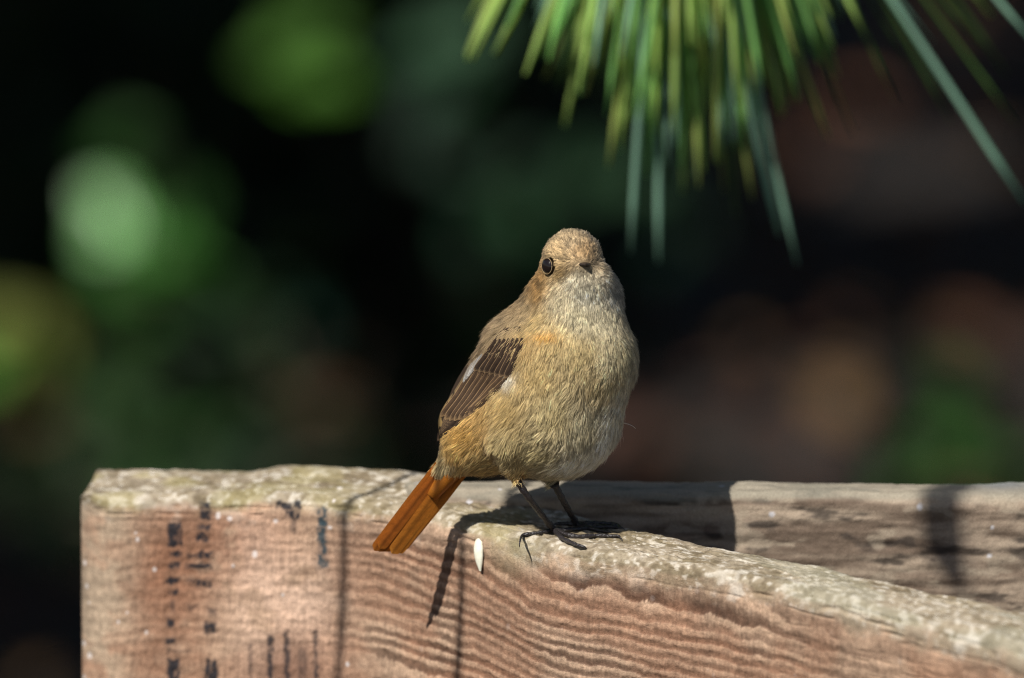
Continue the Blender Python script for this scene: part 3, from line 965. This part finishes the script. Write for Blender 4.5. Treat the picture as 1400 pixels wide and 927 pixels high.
def needle(a, b, sag, r, col):
    a = np.asarray(a); b = np.asarray(b)
    n = 12; t = np.linspace(0, 1, n)
    pts = a + t[:, None] * (b - a) + np.outer(np.sin(math.pi * t), sag)
    rad = r * np.minimum(1, .5 + 3 * t) * np.clip((1.02 - t) / .10, .12, 1) ** .5
    v_, f_ = tube(pts, rad, 5)
    jit = np.repeat(.85 + .3 * np.random.default_rng(len(branch.children)).random(n), 5)
    c = np.ones((len(v_), 1)) * col; c[:n * 5] *= jit[:, None]
    return part('needle', v_, f_, branch, pine_base, M_needle, c)


YG = lin(200, 230, 132); GR = lin(156, 212, 126); BG = lin(158, 200, 174); DG = lin(96, 132, 66); OL = lin(190, 206, 118)
NEED = [(640, 28, YG, 1), (650, 52, OL, 1.1), (672, 40, DG, .9), (718, 102, YG, 1.1), (744, 108, OL, .9), (732, 80, GR, .8), (772, 172, YG, 1.1), (792, 130, GR, 1), (760, 120, DG, .8), (812, 90, BG, .9),
        (832, 228, OL, 1.1), (848, 205, YG, .9), (884, 240, GR, 1.1), (868, 190, YG, .9), (862, 346, BG, 1.15), (900, 358, BG, 1.1), (952, 242, BG, 1.2), (934, 262, YG, 1), (915, 150, YG, 1),
        (978, 222, OL, 1), (1006, 292, DG, 1), (1028, 272, OL, 1), (990, 170, YG, 1.1), (1012, 130, YG, 1), (1040, 90, GR, 1), (1066, 322, BG, 1.5), (1090, 362, BG, 1.0), (958, 120, GR, 1.1),
        (940, 90, YG, 1.1), (900, 100, YG, 1.1), (972, 60, YG, 1), (1060, 60, GR, 1), (1100, 86, BG, 1), (1132, 188, OL, .9), (1166, 182, DG, .7), (1225, 140, DG, .6), (1300, 166, DG, .7),
        (1402, 278, BG, 1.1), (1376, 102, DG, 1), (1420, 66, BG, 1), (880, 60, GR, 1), (850, 70, GR, .9), (925, 200, BG, 1), (1000, 80, YG, 1.2), (820, 140, DG, .8), (1020, 210, GR, 1), (946, 170, YG, 1),
        (1340, 62, DG, .7), (1250, 96, DG, .7), (1275, 60, BG, .6), (1390, 170, DG, .6), (908, 250, DG, .8), (1045, 190, DG, .8), (990, 260, OL, .8)]
rn = random.Random(3)
for k in range(190):
    x = rn.gauss(935, 120); NEED.append((x, rn.uniform(10, 260) * max(.35, 1 - abs(x - 950) / 330), rn.choice([YG, YG, YG, GR, GR, OL, BG]), rn.uniform(.8, 1.2)))
for k, (x, y, c, wd) in enumerate(NEED):
    yd = YN + rn.uniform(-.05, .05)
    if c is DG: yd += .06
    a = hub + np.array([rn.uniform(-.012, .012) + (x - 980) * S * .10, rn.uniform(-.03, .03), rn.uniform(-.006, .012)])
    needle(a, P(x, y, yd), np.array([rn.uniform(-.003, .003), rn.uniform(-.004, .004), rn.uniform(0, .004)]), .00115 * wd, c * rn.uniform(.8, 1.15))


# needles nearer the sun whose shadows cross the plank (left of the frame, above it)
def shade_needle(p0, p1, k, r=.0012):
    p0 = np.asarray(p0) - SD * k; p1 = np.asarray(p1) - SD * k
    d = norm(p1 - p0)
    b_ = p0 - d * max(.02, (p0[2] - hub2[2]) * 0 + .05)
    needle(p0, p1, np.array([0.001, 0, 0]), r, GR)


def on_face(px, py):
    i = int(np.argmin(np.abs(xs - px)))
    return P(px, py, Wn[i][1])


tops = []
for (xa, ya), (xb, yb), r_ in (((478, 560), (462, 960), .0016), ((480, 600), (459, 980), .0012), ((642, 660), (622, 960), .0016), ((640, 640), (624, 1000), .0010)):
    p0 = on_face(xb, ya); p1 = on_face(xb, yb)
    p0 = p0 + np.array([(xa - xb) * S, 0, 0])
    shade_needle(p0, p1, .46, r_); tops.append(p0 - SD * .46)
for dx, r_ in ((-16, .0018), (-8, .0018), (0, .002), (7, .0018), (14, .0016), (22, .0014)):
    p0 = P(1278 + dx * 1.4, 655, .03); p1 = P(1290 + dx * 1.4, 790 + 2 * dx, .03)
    shade_needle(p0, p1, .95, r_); tops.append(p0 - SD * .95)
for tp in tops:
    v_, f_ = tube(spline([hub, (hub * .5 + tp * .5) + [0, 0, .10], tp], 12), np.linspace(.003, .0012, 12), 6)
    part('twig', v_, f_, branch, pine_base, M_bark)

# ------------------------------------------------------------------ shaded undergrowth behind
FLECK = []         # points the sun reaches through gaps cut in the added crowns


def leaf_tris(c, n, d, L, Wd):
    """one folded leaf: six vertices, two quads"""
    d = norm(d - (d @ n) * n); b = np.cross(n, d)
    return np.array([c - d * L * .5, c - b * Wd * .5 + n * Wd * .12, c + b * Wd * .5 + n * Wd * .12, c, c + d * L * .12 - b * Wd * .42 + n * Wd * .1, c + d * L * .5])


LEAF_Q = np.array([[0, 2, 3, 3], [0, 3, 1, 1]])


def leaves(cs, ns, ds, L, Wd):
    cs = np.asarray(cs); ns = norm(ns); ds = norm(ds - (ds * ns).sum(1, keepdims=True) * ns); bs = np.cross(ns, ds)
    L = np.asarray(L)[:, None]; Wd = np.asarray(Wd)[:, None]
    V = np.stack([cs - ds * L * .5, cs - ds * L * .1 - bs * Wd * .5 + ns * Wd * .15, cs - ds * L * .05, cs - ds * L * .1 + bs * Wd * .5 + ns * Wd * .15,
                  cs + ds * L * .25 - bs * Wd * .3 + ns * Wd * .05, cs + ds * L * .25 + bs * Wd * .3 + ns * Wd * .05, cs + ds * L * .5 - ns * L * .08], 1).reshape(-1, 3)
    o = np.arange(len(cs))[:, None] * 7
    F4 = np.vstack([o + np.array([2, 4, 1, 0])[[0, 1, 2, 3]], o + np.array([0, 3, 5, 2])])
    F3 = np.vstack([o + np.array([2, 6, 4]), o + np.array([2, 5, 6])])
    return V, [F4, F3]


HALF = norm(-SD + norm(CAM - np.array([0, 5, .4])))
TOSUN = -SD
# (photo x, y, depth, leaf count, spread, leaf length, colour, facing): what catches the light
SPOTS = [
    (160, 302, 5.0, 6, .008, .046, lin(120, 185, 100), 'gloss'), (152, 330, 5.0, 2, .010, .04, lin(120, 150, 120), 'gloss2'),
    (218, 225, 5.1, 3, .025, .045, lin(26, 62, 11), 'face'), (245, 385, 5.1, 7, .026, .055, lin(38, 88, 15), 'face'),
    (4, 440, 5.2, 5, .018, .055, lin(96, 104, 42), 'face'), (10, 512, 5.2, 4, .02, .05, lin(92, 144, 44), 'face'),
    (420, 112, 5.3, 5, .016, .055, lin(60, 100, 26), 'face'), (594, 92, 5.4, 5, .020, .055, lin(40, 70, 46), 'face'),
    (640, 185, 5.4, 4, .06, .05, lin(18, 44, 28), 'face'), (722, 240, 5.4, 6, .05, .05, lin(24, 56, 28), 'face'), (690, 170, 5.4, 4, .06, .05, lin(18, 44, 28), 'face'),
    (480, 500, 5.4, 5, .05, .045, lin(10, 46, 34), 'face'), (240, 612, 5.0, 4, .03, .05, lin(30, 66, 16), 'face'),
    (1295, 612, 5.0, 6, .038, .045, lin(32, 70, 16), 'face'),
]


def shrub(name, label, base, centre, rad, n, cols, spots, seed):
    r = np.random.default_rng(seed)
    base = np.array(base, float); centre = np.array(centre, float); rad = np.array(rad)
    t = thing(name, label, 'shrub', tuple(base))
    dirs = norm(r.normal(size=(n, 3))); rr = r.random(n) ** .42
    cs = centre + dirs * rr[:, None] * rad * (1 + .25 * r.normal(size=(n, 1)))
    cs[:, 2] = np.maximum(cs[:, 2], .03)
    ok = np.ones(n, bool)          # leaves cut away along sun and view paths to keep the spots lit
    for (x, y, dp, *_r) in SPOTS:
        p = P(x, y, dp - 1.15)
        if p[2] < .09: p = Pz(x, y, .09)
        for d_ in (TOSUN, norm(CAM - p)):
            q = cs - p; k = q @ d_
            ok &= ~((np.linalg.norm(q - k[:, None] * d_, axis=1) < .055) & (k > -.02))
    cs = cs[ok]; dirs = dirs[ok]; n = len(cs)
    ns = norm(dirs * .4 + r.normal(size=(n, 3)) * .6 + np.array([0, 0, .8]))
    L = r.uniform(.03, .06, n)
    V1, F1 = leaves(cs, ns, r.normal(size=(n, 3)) + dirs, L, L * .5)
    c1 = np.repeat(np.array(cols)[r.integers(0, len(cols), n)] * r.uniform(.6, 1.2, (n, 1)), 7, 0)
    parts = [(V1, F1)]; colr = [c1]
    stems = []
    for (x, y, dp, k, sp, ll, cc, mode) in spots:
        p = P(x, y, dp - 1.15)
        if p[2] < .09: p = Pz(x, y, .09)
        FLECK.append((p, .018 + sp * .8))
        q = p + r.normal(size=(k, 3)) * sp
        if mode.startswith('gloss'): q = p + r.normal(size=(k, 3)) * sp * .8
        tgt = HALF if mode.startswith('gloss') else norm(TOSUN + HALF)
        n2 = norm(tgt + r.normal(size=(k, 3)) * (.06 if mode == 'gloss' else .12 if mode == 'gloss2' else .3))
        V2, F2 = leaves(q, n2, r.normal(size=(k, 3)), np.full(k, ll), np.full(k, ll * .6))
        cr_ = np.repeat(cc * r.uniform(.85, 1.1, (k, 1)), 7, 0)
        if mode == 'face':
            o_ = len(parts[0][0]); V1 = np.vstack([V1, V2]); F1 = [a + 0 for a in F1]; F1 = [np.vstack([a, b + len(V1) - len(V2)]) for a, b in zip(F1, F2)]; c1 = np.vstack([c1, cr_])
        else:
            parts.append((V2, F2)); colr.append(cr_)
        stems.append(p)
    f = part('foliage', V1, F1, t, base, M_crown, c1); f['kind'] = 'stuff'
    if len(parts) > 1:
        V, F = join(parts[1:])
        f = part('glossy_leaves', V, F, t, base, M_leaf, np.vstack(colr[1:])); f['kind'] = 'stuff'
    st = []
    for k in range(9):
        e = centre + norm(r.normal(size=3)) * rad * .8
        st.append(tube(spline([base + [0, 0, -.03], base * .4 + centre * .6 + r.normal(size=3) * .05, e], 10), np.linspace(.008, .003, 10), 6))
    for p in stems:
        st.append(tube(spline([base + [0, 0, -.03], (base + p) / 2 + r.normal(size=3) * .03, p], 10), np.linspace(.008, .003, 10), 6))
    v_, f_ = join(st)
    part('stem', v_, f_, t, base, M_bark)
    return t


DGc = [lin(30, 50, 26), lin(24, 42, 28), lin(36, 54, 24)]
c = P(120, 300, 4.4)
shrub('shrub', 'dark blurred shrub at far left with bright glossy leaf glints', (c[0], 4.5, 0), (c[0], 4.5, .22), (.27, .24, .34), 1500, DGc, SPOTS[0:6], 21)
c = P(580, 250, 4.6)
shrub('shrub', 'dark blurred shrub behind the bird with dim green spots at upper left', (c[0], 4.65, 0), (c[0], 4.65, .22), (.24, .24, .36), 1500, DGc, SPOTS[6:12], 22)
c = Pz(1290, 620, .06)
shrub('shrub', 'low green blurred plant at right just above the level beam', (c[0], c[1] + .02, 0), (c[0], c[1] + .03, .07), (.07, .06, .08), 90, DGc, [SPOTS[13]], 23)

c = P(330, 560, 3.85)  # dark shrub added to cover ground that came out too lit
shrub('shrub', 'low dark shrub added to cover lit ground, blurred below the bright glints, left of the bird', (c[0], 3.95, 0), (c[0], 3.95, .07), (.20, .12, .12), 800, DGc, [SPOTS[12]], 24)

# fallen leaves catching sun on the shaded soil at right
r = np.random.default_rng(31)
SOILSPOT = [(1225, 205, .06), (1160, 545, .085), (1375, 500, .09), (1385, 570, .06), (330, 600, .05), (1120, 620, .05), (1250, 20, .04)]
LC = []; LN = []
for x, y, rad_ in SOILSPOT:
    p = Pz(x, y, .01); FLECK.append((p, rad_))
n = 2600
cs = np.column_stack([r.uniform(-1.0, 1.2, n), r.uniform(3.2, 9.5, n), r.uniform(.012, .05, n)])
L = r.uniform(.035, .075, n)
V, F = leaves(cs, r.normal(size=(n, 3)) * .35 + [0, 0, 1], r.normal(size=(n, 3)), L, L * .55)
cc = np.array([lin(92, 60, 46), lin(108, 74, 54), lin(74, 50, 40), lin(92, 70, 44)])[r.integers(0, 4, n)] * r.uniform(.6, 1.2, (n, 1))
M_litter = mat('leaf_litter', attr=True, rough=.8, spec=.2)
lit = obj('leaf_litter', mesh('leaf_litter', V, F, np.repeat(cc, 7, 0), mats=[M_litter]))
lit['kind'] = 'stuff'; lit['label'] = 'brown fallen leaves on the shaded ground behind the beams'; lit['category'] = 'leaf litter'


def shade_tree(base, ctr, rad, n, seed, label):  # unseen tree added to keep the sun off the background
    r = np.random.default_rng(seed)
    base = np.array(base, float); ctr = np.array(ctr, float); rad = np.array(rad, float)
    t = thing('added_shade_tree', label, 'tree', tuple(base), 'unseen trees added to shade the ground')
    d = norm(r.normal(size=(n, 3))); rr = r.random(n) ** .4
    cs = ctr + d * rr[:, None] * rad * (1 + .08 * r.normal(size=(n, 1)))
    L = r.uniform(.16, .26, n)
    keep = np.ones(n, bool)
    for p, rd in FLECK:
        q = cs - p; k = q @ TOSUN
        dist = np.linalg.norm(q - k[:, None] * TOSUN, axis=1)
        keep &= ~((dist < rd + L * .5) & (k > 0))  # crown opened along sun paths so the chosen spots stay lit
    cs = cs[keep]; d = d[keep]; L = L[keep]; m = len(cs)
    V, F = leaves(cs, d * .3 + r.normal(size=(m, 3)) * .5 + [0, 0, .8], r.normal(size=(m, 3)), L, L * .6)
    col = np.repeat(np.array([lin(52, 80, 36), lin(44, 70, 34), lin(60, 88, 40)])[r.integers(0, 3, m)] * r.uniform(.7, 1.2, (m, 1)), 7, 0)
    f = part('crown', V, F, t, base, M_crown, col); f['kind'] = 'stuff'
    tr = spline([base + [0, 0, -.2], (base * .6 + ctr * .4) + [0, 0, .2], ctr], 24)
    tb = [tube(tr, np.linspace(.16, .05, 24), 14)]
    for k in range(9):
        a = tr[12 + k]; e = ctr + norm(r.normal(size=3)) * rad * .8
        tb.append(tube(spline([a, (a + e) / 2 + [0, 0, .15], e], 10), np.linspace(.05, .012, 10), 7))
    v_, f_ = join(tb)
    part('trunk', v_, f_, t, base, M_bark)


shade_tree((-2.1, 4.6, 0), (-1.5, 3.4, 3.4), (2.4, 2.2, 1.3), 17000, 41, 'broadleaf tree added out of view at left to shade the ground, its crown above the view')
shade_tree((2.3, 4.9, 0), (1.4, 3.6, 3.4), (2.4, 2.2, 1.3), 17000, 42, 'broadleaf tree added out of view at right to shade the ground, its crown above the view')
shade_tree((-1.7, 8.2, 0), (-1.2, 6.8, 3.2), (2.5, 2.2, 1.5), 16000, 43, 'broadleaf tree added farther back on the left to shade the ground, its crown above the view')
shade_tree((1.9, 8.6, 0), (1.3, 7.0, 3.2), (2.5, 2.2, 1.5), 16000, 44, 'broadleaf tree added farther back on the right to shade the ground, its crown above the view')
